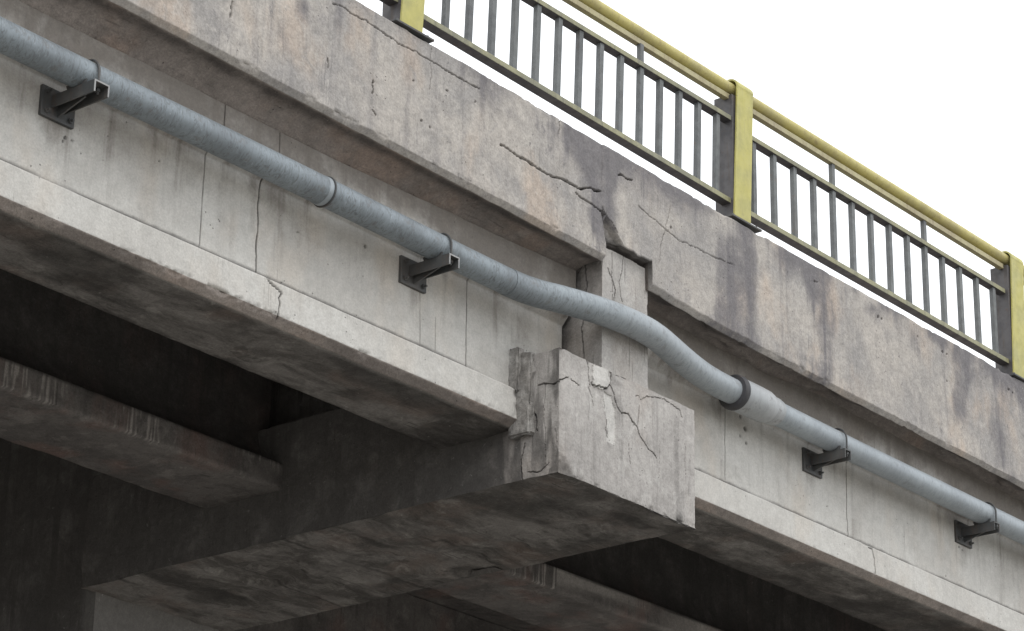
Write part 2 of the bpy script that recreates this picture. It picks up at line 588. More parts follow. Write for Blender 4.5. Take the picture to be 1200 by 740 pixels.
M_PIPE2 = pipe_mat('pale_grey_pipe', (.33, .365, .39), (.28, .31, .335), (.20, .215, .225), .4, .25)

M_SOCKET = pipe_mat('chalky_socket_paint', (.40, .412, .42), (.33, .345, .355), (.25, .255, .26), .35, .5)

# ---------------------------------------------------------------- ground
def ground_mat():
    t = NT('dusty_ground')
    b = t.mapped()
    c = t.mix(t.ramp(t.noise(b, .35, 6, .6), .4, .6), (.30, .285, .26), (.24, .23, .21))
    c = t.mix(t.ramp(t.noise(b, 9, 5, .7), .5, .7), c, (.34, .32, .29))
    t.l(c, t.b.inputs['Base Color'])
    t.b.inputs['Roughness'].default_value = .95
    t.bump(t.noise(b, 14, 6, .7), .6, .02)
    return t.m
g = 2500
o = link_mesh('ground', [(-g, -g, GZ), (g, -g, GZ), (g, g, GZ), (-g, g, GZ)], [(0, 1, 2, 3)], ground_mat())
o['kind'] = 'structure'

# ---------------------------------------------------------------- bridge
XL, XR = -12.0, 34.0                          # how far the two spans are built
CX0, CX1 = 10.112, 11.262                     # pier cap
bridge = thing('bridge', 'weathered grey concrete bridge with a cracked pier cap, overhanging parapet beam and I-girders', 'bridge', (10.69, 12.0, GZ))

def interp(x, tab):
    return np.interp(x, [a for a, b in tab], [b for a, b in tab])

CR_F = [  # cracks in the parapet face (x, z), half width, depth
    ([(9.621, 5.962), (9.709, 5.957), (9.777, 5.95), (9.88, 5.946), (9.985, 5.937), (10.06, 5.945), (10.125, 5.96), (10.2, 5.954), (10.282, 5.959), (10.32, 5.98), (10.354, 5.995), (10.39, 5.992), (10.442, 6.003)], .0075, .03),
    ([(10.232, 5.922), (10.319, 5.905), (10.45, 5.898), (10.465, 5.831), (10.487, 5.742)], .007, .02),
    ([(10.77, 6.042), (10.86, 6.015), (10.983, 5.994), (11.131, 5.966), (11.289, 5.975), (11.45, 5.98), (11.653, 5.993)], .0035, .008),
    ([(11.055, 6.135), (11.03, 6.06), (11.007, 5.997), (10.985, 5.94), (10.967, 5.869), (10.951, 5.779)], .003, .008),
    ([(10.589, 6.15), (10.61, 6.163), (10.642, 6.16), (10.67, 6.155), (10.709, 6.165)], .006, .02),
    ([(8.365, 6.222), (8.454, 6.228), (8.52, 6.22), (8.59, 6.229), (8.666, 6.222), (8.74, 6.212), (8.815, 6.206), (8.94, 6.211), (9.074, 6.206), (9.268, 6.205), (9.34, 6.2), (9.447, 6.206)], .004, .014),
    ([(8.668, 5.936), (8.655, 5.91), (8.668, 5.885), (8.66, 5.865)], .008, .02),
    ([(8.664, 5.777), (8.689, 5.76)], .006, .02),
    ([(9.078, 6.278), (9.073, 6.2), (9.08, 6.12), (9.068, 6.05)], .0022, .006),
    ([(10.093, 6.3), (10.086, 6.197)], .003, .01),
    ([(10.447, 6.30), (10.452, 6.15), (10.449, 6.005)], .0018, .003),
    ([(7.712, 5.95), (7.706, 5.91), (7.711, 5.87)], .005, .015),
    ([(6.9, 6.05), (6.93, 5.98), (6.92, 5.93)], .004, .012),
    ([(8.348, 5.92), (8.352, 5.88)], .006, .016),
]
PITS_F = [(12.473, 6.174, .012), (12.50, 6.18, .008), (13.153, 6.176, .016), (13.191, 6.172, .012), (13.6, 6.19, .009), (13.896, 6.184, .013), (13.94, 6.178, .009), (13.931, 5.999, .01), (14.698, 6.178, .013), (14.75, 6.17, .012), (11.061, 6.016, .014), (9.02, 5.86, .01), (9.08, 5.85, .009), (8.95, 6.05, .009), (9.2, 6.1, .01), (9.42, 6.12, .008)]

def fascia_fn(P, N, C):
    x, y, z = P.T
    P = P.copy()
    zt = interp(x, [(0, 6.31), (8.5, 6.303), (9.7, 6.293), (10.6, 6.276), (11.45, 6.268), (13, 6.276), (14.5, 6.282), (30, 6.29)])
    zbl = interp(x, [(0, 5.69), (7.1, 5.689), (10.49, 5.66)])
    zbr = interp(x, [(10.93, 5.630), (11.1, 5.619), (11.35, 5.607), (11.7, 5.599), (12.4, 5.592), (15, 5.588), (30, 5.588)])
    # over the column the lower edge is a ragged break
    mid = (x > 10.487) & (x < 10.888)
    zm = (fbm(np.stack([x, x * 0, x * 0], 1), 44, 4, 19, .6) - .5) * .016 + interp(x, [(10.487, 5.742), (10.56, 5.75), (10.612, 5.763), (10.66, 5.752), (10.709, 5.757), (10.76, 5.745), (10.821, 5.752), (10.925, 5.758)])
    zb = np.where(x <= 10.487, zbl, np.where(mid, zm, zbr))
    nb = fbm(np.stack([x, x * 0, x * 0], 1), 9, 4, 5) - .5
    zb = zb + nb * .007 + np.where(x > 10.9, np.maximum(0, fbm(np.stack([x, x * 0, x * 0], 1), 13, 4, 9, .6) - .58) * .04, 0)
    zt = zt + (fbm(np.stack([x, x * 0, x * 0], 1), 9, 4, 11, .6) - .5) * .010 - np.maximum(0, fbm(np.stack([x, x * 0 + 3, x * 0], 1), 5.3, 4, 12) - .62) * .06
    t = (z - 5.67) / (6.285 - 5.67)
    low = z < 5.67
    zz = np.where(t >= 0, zb + np.clip(t, 0, 1.2) * (zt - zb), zb + (z - 5.67) * (1 - mid))
    front = (y < 8.0285)
    deep = y > 8.30
    P[:, 2] = np.where(deep & (z < 5.67), z, zz)
    zh = interp(x, [(0, 5.56), (8.6, 5.562), (9.9, 5.60), (10.49, 5.62), (10.93, 5.58), (11.4, 5.592), (12.2, 5.584), (12.47, 5.592), (12.75, 5.605), (13.2, 5.595), (14, 5.585), (15, 5.583), (30, 5.58)])
    th_ = np.clip((y - 8.028) / (8.20 - 8.028), 0, 1)
    ins_ = (~front) & (z < 5.67) & (y < 8.21)
    P[:, 2] = np.where(ins_, zb - .025 * (1 - mid) + (zh - zb + .025 * (1 - mid)) * th_ ** 1.3 + (.012 + np.where(x > 10.93, .05 * sstep(.35, .6, fbm(np.stack([x, y * 2, 0 * x], 1), 3.1, 4, 14)), 0)) * np.sin(th_ * 3.14159), P[:, 2])
    und = (~front) & (z < 5.67) & (y < 8.25)
    # general roughness
    big = fbm(P, 1.3, 3, 21) - .5
    sm = fbm(P, 14, 4, 22) - .5
    vis = (x > 5.8) & (x < 15.8)
    d = big * .006 + sm * .0035
    d = d + np.where(und, (fbm(P, 6, 4, 23) - .5) * np.where(x > 11, .03, .010), 0)
    # chipped arrises
    ch = np.maximum(0, fbm(P, 16, 3, 24) - .52)
    dist_e = np.minimum(np.abs(P[:, 2] - zb), np.abs(P[:, 2] - zt))
    d = d - ch * .05 * np.exp(-(dist_e / .010) ** 2) * front * sstep(.48, .6, fbm(P, 2.1, 2, 25))
    crack = np.zeros(len(P))
    X, Z = P[:, 0], P[:, 2]
    jx = (fbm(P, 28, 2, 31) - .5) * .018
    jz = (fbm(P, 28, 2, 32) - .5) * .018
    for pl, hw, dep in CR_F:
        hw = max(hw * .8, .0026)
        sel = front & (X > min(p[0] for p in pl) - .05) & (X < max(p[0] for p in pl) + .05)
        if not sel.any(): continue
        wv = crack_w(X[sel], Z[sel], pl, hw, 31)
        d[sel] -= wv * dep
        crack[sel] = np.maximum(crack[sel], wv * min(1, dep / .018))
    for px_, pz_, r in PITS_F:
        dd = np.hypot(X + jx - px_, (Z + jz - pz_) * 1.3)
        wv = front * (1 - sstep(r * .4, r, dd))
        d -= wv * .015
        crack = np.maximum(crack, wv * .9)
    # spalled pocket above the column
    sp = [(10.452, 5.93), (10.475, 5.90), (10.535, 5.858), (10.60, 5.80), (10.64, 5.765), (10.61, 5.74), (10.487, 5.735), (10.46, 5.83)]
    ins = front & inpoly(X + jx * 1.2, Z + jz * 1.2, sp)
    edge = pdist(X, Z, sp + [sp[0]])
    dp = sstep(0, .010, edge) * ins
    d -= dp * (.038 + (fbm(P * np.array([1, 1, .5]), 30, 4, 33) - .5) * .05)
    # the joint: the right-hand casting stands a little proud
    stp = sstep(10.452, 10.466, X + jx * .8) * front
    d += stp * .004 * (1 - sstep(11.5, 12.2, X))
    # shade of the gap over the column, painted on lip and underside
    crack = np.maximum(crack, front * mid * (1 - sstep(.002, .014, np.abs(Z - zb))) * .8)
    crack = np.maximum(crack, dp * .6 * sstep(5.86, 5.78, Z))
    crack = np.maximum(crack, und * mid * .75)
    P += N * d[:, None]
    # break edge leans back under the face
    gr = front * (.85 * sstep(zt - .34, zt - .02, Z) * sstep(.38, .60, fbm(P, 2.2, 4, 41)) + .25 * sstep(zt - .1, zt, Z))
    gr = gr + front * .85 * sstep(.50, .66, fbm(P * np.array([1, 1, .45]), 2.4, 5, 42))
    gr = np.where(und, .35 + .5 * np.exp(-((y - 8.06) / .03) ** 2), gr)  # overhang underside: shade behind the lip painted in as a dark band
    gr = np.where((y > 8.0) & (z > 6.2), .5, gr)
    return P, dict(crack=crack, grime_and_shade=np.clip(gr, 0, 1), patch=np.zeros(len(P)))

f9 = .0045
extrude('parapet_beam', [(8.028, 5.645, f9), (8.0, 5.67, f9), (8.0, 6.285, .05), (8.34, 6.285, .2), (8.34, 5.63, .03), (8.205, 5.60, .012), (8.20, 5.59, .012)],
        np.unique(np.round(np.concatenate([xspan(XL, 8.2, st=.0065), dense(8.2, 11.9, .0042), xspan(11.9, XR, st=.0065)]), 5)), M_FASCIA, bridge, fascia_fn)
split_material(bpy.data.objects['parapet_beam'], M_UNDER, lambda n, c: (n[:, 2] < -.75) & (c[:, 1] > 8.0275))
# ---- outer girders (one casting each side of the pier)
CR_W = [([(7.876, 5.36), (7.874, 4.875)], .0042, .007), ([(8.236, 5.36), (8.227, 5.2), (8.236, 5.12), (8.228, 5.0), (8.237, 4.871)], .0052, .014),
        ([(9.72, 5.37), (9.724, 4.868)], .0042, .01), ([(9.486, 5.06), (9.492, 4.868)], .0042, .004), ([(9.367, 5.15), (9.378, 4.864)], .0042, .004),
        ([(11.962, 5.37), (11.952, 4.889)], .0042, .008), ([(13.205, 5.37), (13.190, 5.023), (13.198, 4.874)], .005, .014),
        ([(7.897, 5.60), (7.897, 5.44)], .0042, .008), ([(8.253, 5.60), (8.26, 5.44)], .0042, .006),
        ([(8.237, 4.871), (8.277, 4.835), (8.363, 4.806), (8.345, 4.775), (8.356, 4.75), (8.35, 4.72), (8.354, 4.68)], .005, .012),
        ([(13.273, 4.849), (13.384, 4.84), (13.409, 4.783), (13.404, 4.75), (13.414, 4.70)], .005, .012)]
PITS_W = [(12.112, 5.305, .014), (12.16, 5.243, .02), (12.108, 5.188, .012), (12.166, 5.159, .012), (8.961, 5.256, .012), (7.05, 5.10, .012), (7.09, 5.105, .009), (7.04, 5.08, .007), (8.5, 5.17, .007), (7.6, 5.2, .006), (12.98, 5.0, .008), (14.3, 4.9, .008), (14.48, 5.13, .01), (14.52, 5.12, .008)]

def girder_fn(P, N, C):
    x, y, z = P.T
    P = P.copy()
    front = (N[:, 1] < -.3) & (y < 8.3)
    und = (N[:, 2] < -.6) & (z < 4.7)
    d = (fbm(P, 1.1, 3, 51) - .5) * .008 + (fbm(P, 17, 4, 52) - .5) * .0035
    d += und * (fbm(P * np.array([.5, 1, 1]), 6, 4, 53) - .5) * .012
    X, Z = P[:, 0], P[:, 2]
    # broken lower arris, worst near x 7.6-8.8
    e = np.exp(-((np.abs(z - 4.689)) / .011) ** 2) * (y < 8.26)
    amt = interp(x, [(6, .01), (7.2, .02), (7.7, .07), (8.8, .07), (9.2, .02), (10.1, .06), (12, .02), (15, .03)])
    d -= e * np.maximum(0, fbm(P, 22, 3, 54) - .5) * amt
    # ragged free end by the cap
    er = sstep(9.98, 10.11, x) * (x < 10.2) * (z < 4.86) * front
    d -= er * np.maximum(0, fbm(P, 12, 3, 55) - .42) * .06
    # bow in the web: recess grows above, hollow bays
    crack = np.zeros(len(P))
    jx = (fbm(P, 25, 2, 61) - .5) * .010
    jz = (fbm(P, 25, 2, 62) - .5) * .010
    for pl, hw, dep in CR_W:
        sel = front & (X > min(p[0] for p in pl) - .04) & (X < max(p[0] for p in pl) + .04)
        if not sel.any(): continue
        k = 1. if hw > .0045 else .25
        dd = pdist(X[sel] + jx[sel] * k, Z[sel] + jz[sel] * k, pl)
        wv = 1 - sstep(hw * .6, hw * 1.1, dd)
        wv = wv * sstep(.12, .34, fbm(P[sel] * np.array([0, 0, 1.]), 9, 3, 63))
        d[sel] -= wv * dep
        crack[sel] = np.maximum(crack[sel], wv * min(.9, dep / .012))
    for px_, pz_, r in PITS_W:
        dd = np.hypot(X + jx - px_, Z + jz - pz_)
        wv = front * (1 - sstep(r * .4, r, dd))
        d -= wv * .01
        crack = np.maximum(crack, wv * .85)
    # seam where web meets the flange
    sm = front * (1 - sstep(.003, .009, np.abs(Z - 4.876 + jz * .5))) * sstep(.28, .5, fbm(P, 1.6, 3, 65))
    crack = np.maximum(crack, sm * .8)
    d -= sm * .005
    P += N * d[:, None]
    gr = front * (1.0 * sstep(5.30, 5.56, Z) + .35 * sstep(5.0, 5.4, Z) * sstep(.45, .65, fbm(P, 1.7, 3, 66)))  # upper web: grime plus the overhang's shade painted in
    # dirty run under each pipe bracket and a broad damp stain left of the second joint
    for bx in (6.98, 9.30, 12.82, 14.52):
        gr = gr + front * .55 * np.exp(-((X - bx) / .07) ** 2) * sstep(4.85, 5.15, Z) * (Z < 5.2)
    gr = gr + front * (Z < 5.0) * (Z > 4.86) * .3 * sstep(.55, .7, fbm(P, 2.4, 3, 67))
    gr = gr + front * .38 * sstep(.48, .66, fbm(P * np.array([1, 1, .8]), 1.9, 5, 69)) * sstep(4.95, 5.15, Z)
    gr = gr + (np.abs(z - 4.66) < .02) * .15 * (y < 8.3)
    gr = gr + und * sstep(.45, .62, fbm(P * np.array([.5, 1, 1]), 3, 4, 68)) * .8
    gr = gr + (er > 0) * .2 + front * .6 * sstep(10.25, 10.45, X) * sstep(5.35, 5.5, Z) * (X < 10.6)  # upper web end: shade of the recess by the column painted in
    gr = gr + front * .5 * np.exp(-((X - 11.95) / .12) ** 2)* sstep(4.86, 5.5, Z)
    gr = gr + front * .5 * sstep(13.3, 11.6, X) * (X > 11.2) * sstep(5.3, 5.5, Z)
    pa = front * (Z < 4.85) * .22 + front * .25 * sstep(5.2, 4.95, Z)
    return P, dict(crack=crack, grime_and_shade=np.clip(gr, 0, 1), patch=np.clip(pa, 0, 1))

gst = .007
PG = [(8.286, 4.653, gst), (8.24, 4.689, gst), (8.24, 4.845, gst), (8.285, 4.862, gst), (8.285, 5.33, gst), (8.195, 5.43, gst), (8.195, 5.632, .05),
      (8.78, 5.64, .2), (8.78, 5.5, .1), (8.64, 5.4, .2), (8.64, 4.95, .1), (8.785, 4.86, .05), (8.785, 4.69, .02), (8.77, 4.653, .03)]

soffit_inner = lambda n, c: (n[:, 2] < -.97) & (c[:, 2] < 4.66) | (c[:, 1] > 8.5)  # flange soffit and inner side, given the darker soffit concrete
def fine_x(a, b):
    xs = [xspan(a, b, st=.008)]
    for pl, hw, dep in CR_W:
        p0, p1 = min(p[0] for p in pl), max(p[0] for p in pl)
        if a < p0 and p1 < b:
            xs.append(dense(p0 - .016, p1 + .016, .0016 if p1 - p0 < .05 else .003))
    return np.unique(np.round(np.concatenate(xs), 4))
for a, b in ((XL, 10.488), (10.93, XR)):
    gd = extrude('girder', PG, fine_x(a, b), M_WEB, bridge, girder_fn)
    split_material(gd, M_SOFFIT, soffit_inner)
    gd.data.materials.append(M_UNDER)
    c_, n_ = ORIG[gd.name]
    a_ = np.zeros(len(gd.data.polygons), np.int32)
    gd.data.polygons.foreach_get('material_index', a_)
    if len(a_) == len(c_):
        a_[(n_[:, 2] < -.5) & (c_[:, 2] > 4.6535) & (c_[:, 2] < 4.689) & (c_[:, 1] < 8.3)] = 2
        gd.data.polygons.foreach_set('material_index', a_)

# ---- inner girders
def inner_fn(P, N, C):
    P = P.copy()
    d = (fbm(P, 1.3, 3, 71) - .5) * .012 + (fbm(P, 11, 3, 72) - .5) * .006
    und = (N[:, 2] < -.6)
    d += und * (fbm(P, 4, 4, 73) - .5) * .02
    P += N * d[:, None]
    x, y, z = P.T
    gr = .1 + .8 * (N[:, 1] < -.5) * (z > 4.82)
    # chalky drips along the lower arris
    pa = (N[:, 1] < -.3) * (z < 4.80) * sstep(.55, .72, vnoise(P * np.array([95, 1, 5.0]), 74)) * sstep(.40, .55, fbm(P, 2.2, 2, 75)) * .65
    return P, dict(crack=np.zeros(len(P)), grime_and_shade=np.clip(gr, 0, 1), patch=pa)
for yo in (9.89,):
    PI_ = [(yo + .02, 4.653, .02), (yo, 4.665, .02), (yo, 4.80, .03), (yo + .16, 4.87, .05), (yo + .2, 5.0, .1), (yo + .2, 5.64, .2), (yo + .4, 5.64, .2), (yo + .4, 4.95, .2), (yo + .595, 4.84, .1), (yo + .595, 4.665, .04), (yo + .57, 4.653, .03)]
    for a, b in ((XL, 10.2), (11.2, XR)):
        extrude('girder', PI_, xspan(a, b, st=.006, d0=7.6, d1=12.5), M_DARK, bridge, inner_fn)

# ---- deck slab
def slab_fn(P, N, C):
    P = P + N * ((fbm(P, 2, 3, 81) - .5) * .01)[:, None]
    return P, dict(crack=np.zeros(len(P)), grime_and_shade=np.full(len(P), .5), patch=np.zeros(len(P)))
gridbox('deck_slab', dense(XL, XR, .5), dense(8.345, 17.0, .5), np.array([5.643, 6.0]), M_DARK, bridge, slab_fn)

# ---- pier cap
CR_C = [([(10.105, 4.851), (10.14, 4.872), (10.181, 4.887)], .0045, .014), ([(10.205, 4.883), (10.24, 4.879), (10.271, 4.874)], .003, .01),
        ([(10.319, 5.04), (10.34, 5.015), (10.348, 4.985), (10.343, 4.95), (10.362, 4.901)], .003, .01),
        ([(10.347, 5.028), (10.418, 5.033), (10.49, 5.041), (10.52, 5.032), (10.54, 5.015), (10.537, 4.985), (10.526, 4.959), (10.50, 4.935), (10.469, 4.914), (10.43, 4.916), (10.398, 4.906), (10.37, 4.92)], .0058, .018),
        ([(10.526, 4.959), (10.562, 4.914), (10.575, 4.88), (10.591, 4.853), (10.627, 4.827), (10.66, 4.838), (10.685, 4.839), (10.72, 4.815), (10.758, 4.795), (10.775, 4.765), (10.795, 4.741), (10.853, 4.701), (10.89, 4.695), (10.927, 4.675)], .0048, .016),
        ([(10.744, 4.959), (10.77, 4.966), (10.795, 4.955), (10.84, 4.985), (10.93, 5.010), (11.043, 5.010), (11.10, 5.0), (11.134, 4.99), (11.156, 4.957)], .0028, .008),
        ([(10.781, 4.918), (10.77, 4.86), (10.765, 4.797)], .003, .006), ([(10.685, 4.682), (10.699, 4.571)], .0028, .007),
        ([(11.177, 4.82), (11.182, 4.633)], .002, .004), ([(10.95, 4.756), (10.949, 4.57)], .002, .004),
        ([(10.35, 4.89), (10.38, 4.84), (10.39, 4.80)], .003, .006), ([(10.48, 4.86), (10.50, 4.78), (10.49, 4.70), (10.53, 4.655)], .0026, .006), ([(10.58, 5.02), (10.66, 5.025)], .002, .004)]
CR_L = [([(8.0, 4.851), (8.05, 4.846), (8.103, 4.858), (8.14, 4.856)], .004, .012), ([(8.215, 5.035), (8.208, 4.927), (8.2, 4.789), (8.17, 4.73), (8.149, 4.687), (8.143, 4.618)], .007, .02),
        ([(8.024, 4.614), (8.02, 4.5), (8.021, 4.42)], .003, .005), ([(8.218, 4.566), (8.239, 4.481), (8.231, 4.381)], .005, .012),
        ([(8.096, 4.844), (8.10, 4.74), (8.094, 4.63), (8.085, 4.5), (8.08, 4.404)], .003, .006), ([(8.06, 4.43), (8.12, 4.40), (8.2, 4.41)], .004, .01)]

def cap_fn(P, N, C):
    x, y, z = P.T
    P = P.copy()
    fr = y < 8.001
    lf = (x < CX0 + .001)
    un = (z < 4.376)
    jx = (fbm(P, 26, 2, 91) - .5) * .022
    jz = (fbm(P, 26, 2, 92) - .5) * .022
    d = (fbm(P, 2.2, 3, 93) - .5) * .010 + (fbm(P, 18, 4, 94) - .5) * .006
    # ragged top and bottom edges
    d -= C * np.maximum(0, fbm(P, 15, 3, 95) - .5) * .05
    near = np.minimum(np.abs(z - 4.375) + fr * 0, 1)
    d -= fr * np.exp(-(near / .02) ** 2) * np.maximum(0, fbm(P, 24, 3, 96) - .52) * .05
    bev = fr * np.maximum(0, .034 + (fbm(P, 9, 3, 105) - .5) * .02 - (x - CX0))
    P[:, 1] += bev * .55
    low = fr * np.maximum(0, .10 - np.hypot((x - CX0) * 1.0, (z - 4.375) * .9)) * sstep(.35, .6, fbm(P, 13, 3, 106))
    P[:, 1] += low * .5
    crack = np.zeros(len(P))
    for pl, hw, dep in CR_C:
        hw = max(hw * .72, .0024)
        wv = crack_w(x[fr], z[fr], pl, hw, 91)
        d[fr] -= wv * dep
        crack[fr] = np.maximum(crack[fr], wv * min(.9, dep / .016))
    for pl, hw, dep in CR_L:
        wv = crack_w(y[lf], z[lf], pl, hw * .8, 95)
        d[lf] -= wv * dep
        crack[lf] = np.maximum(crack[lf], wv * min(.9, dep / .016))
    pa = np.zeros(len(P))
    far = y > 8.6
    for pg, h in (([(10.376, 5.015), (10.504, 5.035), (10.525, 4.976), (10.465, 4.915), (10.377, 4.905)], .008),
                  ([(10.476, 4.916), (10.535, 4.90), (10.565, 4.83), (10.577, 4.743), (10.563, 4.638), (10.506, 4.64), (10.50, 4.74), (10.476, 4.806)], -.006)):
        ins = fr & inpoly(x + jx * 1.5, z + jz * 1.5, pg)
        pa = np.maximum(pa, ins * .75)
        d += ins * h
    # soffit: board marks and a broken, spalled strip
    bd = un * (np.abs(((y - 8.0) / .62) % 1 - .5) > .482)
    d -= un * (fbm(P * np.array([2.2, .8, 1]), 3, 4, 97) - .5) * .035
    spall = un * sstep(.52, .60, fbm(P, 2.0, 4, 98)) * (y > 8.6) * (y < 10.6)
    d -= spall * .03
    P += N * d[:, None]
    # drips, edge staining, and shade beneath the deck painted in with depth
    gr = lf * (.9 * sstep(8.12, 8.55, y) + .36 + .5 * sstep(.45, .62, fbm(P * np.array([1, 5, 1]), 3, 3, 99)))
    gr = gr + (x > CX1 - .001) * .9 * sstep(8.05, 8.4, y) + un * .7 * sstep(.5, .62, fbm(P * np.array([.6, 1, 1]), 2.2, 4, 103))
    gr = gr + fr * (.35 * sstep(4.47, 4.38, z) * sstep(.4, .6, fbm(P, 7, 3, 100)) + .5 * sstep(.58, .75, fbm(P * np.array([4, 1, .5]), 2.5, 3, 101)))
    gr = gr + fr * .5 * np.exp(-((x - 10.2 + (z - 4.375) * .55) / .05) ** 2) * (z < 4.47)
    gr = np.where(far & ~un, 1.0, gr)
    crack = np.maximum(crack, un * .7 * (bd > 0) * sstep(.4, .6, fbm(P, 2, 2, 102)))
    return P, dict(crack=crack, grime_and_shade=np.clip(gr, 0, 1), patch=pa)

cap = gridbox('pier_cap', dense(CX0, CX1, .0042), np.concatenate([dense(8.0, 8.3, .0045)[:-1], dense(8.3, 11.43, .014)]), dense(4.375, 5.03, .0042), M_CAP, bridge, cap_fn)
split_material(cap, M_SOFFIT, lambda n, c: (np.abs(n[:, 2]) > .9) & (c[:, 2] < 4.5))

def col_fn(P, N, C):
    x, y, z = P.T
    P = P.copy()
    d = (fbm(P, 2.5, 3, 111) - .5) * .005 + (fbm(P, 18, 4, 112) - .5) * .005
    d -= C * np.maximum(0, fbm(P, 14, 3, 113) - .5) * .04
    fr = y < 8.05
    lf = x < 10.52
    crack = np.zeros(len(P))
    jx = (fbm(P, 26, 2, 114) - .5) * .02
    for pl, hw, dep in (([(10.57, 5.62), (10.60, 5.58), (10.63, 5.52), (10.615, 5.46)], .003, .01), ([(10.70, 5.74), (10.69, 5.66), (10.66, 5.58), (10.69, 5.47)], .0025, .006), ([(10.60, 5.75), (10.603, 5.60), (10.60, 5.3)], .002, .004)):
        wv = crack_w(x[fr], z[fr], pl, hw, 115)
        d[fr] -= wv * dep
        crack[fr] = np.maximum(crack[fr], wv * .8)
    dd = pdist(y[lf] + jx[lf], z[lf], [(8.16, 5.7), (8.15, 5.5), (8.18, 5.3), (8.16, 5.05)])
    wv = 1 - sstep(.002, .0045, dd)
    d[lf] -= wv * .01
    crack[lf] = np.maximum(crack[lf], wv * .8)
    P += N * d[:, None]
    ins = fr & inpoly(x + jx, z + jx, [(10.62, 5.6), (10.66, 5.59), (10.70, 5.47), (10.69, 5.36), (10.6, 5.36), (10.6, 5.5)])
    gr = lf * (.3 + .45 * sstep(8.2, 8.29, y) + .4 * sstep(5.35, 5.6, z)) + ins * .45 + fr * .3 * sstep(5.6, 5.75, z)  # side face: recess shade painted in towards back and top
    return P, dict(crack=crack, grime_and_shade=np.clip(gr, 0, 1), patch=fr * .25)
cs = gridbox('pier_stub', dense(10.516, 10.912, .0042), np.concatenate([dense(8.045, 8.32, .006)[:-1], dense(8.32, 12.1, .3)]), dense(4.98, 5.736, .0045), M_CAP, bridge, col_fn)

# ---- pier column under the cap
def pier_fn(P, N, C):
    d = (fbm(P, 2.0, 3, 121) - .5) * .02 + (fbm(P, 12, 4, 122) - .5) * .008
    P = P + N * d[:, None]
    return P, dict(crack=np.zeros(len(P)), grime_and_shade=np.where(P[:, 1] < 11.5, 1.1 - .3 * sstep(4.3, 4.0, P[:, 2]) + .3 * sstep(10.5, 10.25, P[:, 0]), .75 + .25 * sstep(3.6, 4.3, P[:, 2])), patch=np.where(P[:, 1] < 11.5, .2, 0.))  # darker top: shade under cap and deck painted into the colour
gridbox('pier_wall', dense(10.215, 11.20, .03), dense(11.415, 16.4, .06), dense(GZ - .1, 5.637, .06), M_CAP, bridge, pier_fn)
# rough mortar packed between the girder end and the cap
def lump(amp, seed, sc_=14):
    def fn(P, N, C):
        c = P.mean(0)
        d = (fbm(P, sc_, 4, seed) - .55) * amp - C * .012
        P = P + N * d[:, None]
        return P, dict(crack=np.zeros(len(P)), grime_and_shade=sstep(.4, .65, fbm(P, 9, 3, seed + 3)) * .6, patch=np.zeros(len(P)))
    return fn
gridbox('mortar_packing', dense(10.058, 10.105, .006), dense(8.225, 8.31, .012), dense(4.83, 5.075, .01), M_MORTAR, bridge, lump(.03, 131, 22))
gridbox('mortar_packing', dense(10.075, 10.13, .008), dense(8.16, 8.30, .012), dense(4.60, 5.04, .01), M_MORTAR, bridge, lump(.03, 137, 18))

# ---------------------------------------------------------------- wall behind the pier
def wall_fn(P, N, C):
    d = (fbm(P, .8, 3, 141) - .5) * .03 + (fbm(P, 6, 3, 142) - .5) * .01
    P = P + N * d[:, None]
    return P, dict(crack=np.zeros(len(P)), grime_and_shade=.35 + 0 * P[:, 0], patch=0 * P[:, 0])
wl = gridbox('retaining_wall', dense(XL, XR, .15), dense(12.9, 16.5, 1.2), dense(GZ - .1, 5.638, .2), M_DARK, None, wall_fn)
wl['label'] = 'dark streaked concrete wall in the shade beneath the deck behind the pier column'
wl['category'] = 'wall'

# ---------------------------------------------------------------- water pipe
PR, PZ = .069, 5.325
def smooth_path(pts, n=8, it=3):
    P = np.array(pts, float)
    # Catmull-Rom
    out = []
    for i in range(len(P) - 1):
        p0, p1, p2, p3 = P[max(i - 1, 0)], P[i], P[i + 1], P[min(i + 2, len(P) - 1)]
        for k in range(n):
            t = k / n
            out.append(.5 * ((2 * p1) + (-p0 + p2) * t + (2 * p0 - 5 * p1 + 4 * p2 - p3) * t * t + (-p0 + 3 * p1 - 3 * p2 + p3) * t ** 3))
    out.append(P[-1])
    return out
pipe = thing('water_pipe', 'long blue-grey service pipe running along the girders and bowing out around the pier column', 'pipe', (10.7, 8.125, 5.25))
left = [(XL, 8.125, PZ)] + [(x, 8.122 + .004 * math.sin(x * 2.1), PZ) for x in np.arange(5.5, 9.8, .4)] + [(9.85, 8.124, PZ)]
MB().tube(left, PR, 40).build('pipe_length', M_PIPE, pipe, True)
bend = smooth_path([(9.84, 8.124, PZ), (9.95, 8.118, PZ), (10.06, 8.096, PZ), (10.2, 8.048, PZ), (10.417, 7.992, PZ), (10.60, 7.966, PZ), (10.76, 7.962, PZ), (10.90, 7.978, PZ), (11.06, 8.014, PZ), (11.26, 8.062, PZ), (11.46, 8.102, PZ), (11.62, 8.12, PZ), (11.8, 8.125, PZ), (11.9, 8.125, PZ)], 6)
MB().tube(bend, .0715, 40).build('pipe_bend', M_PIPE, pipe, True)
MB().tube([(12.12, 8.125, PZ), (13, 8.13, PZ), (14, 8.126, PZ), (15, 8.124, PZ), (XR, 8.125, PZ)], .068, 40).build('pipe_length', M_PIPE2, pipe, True)
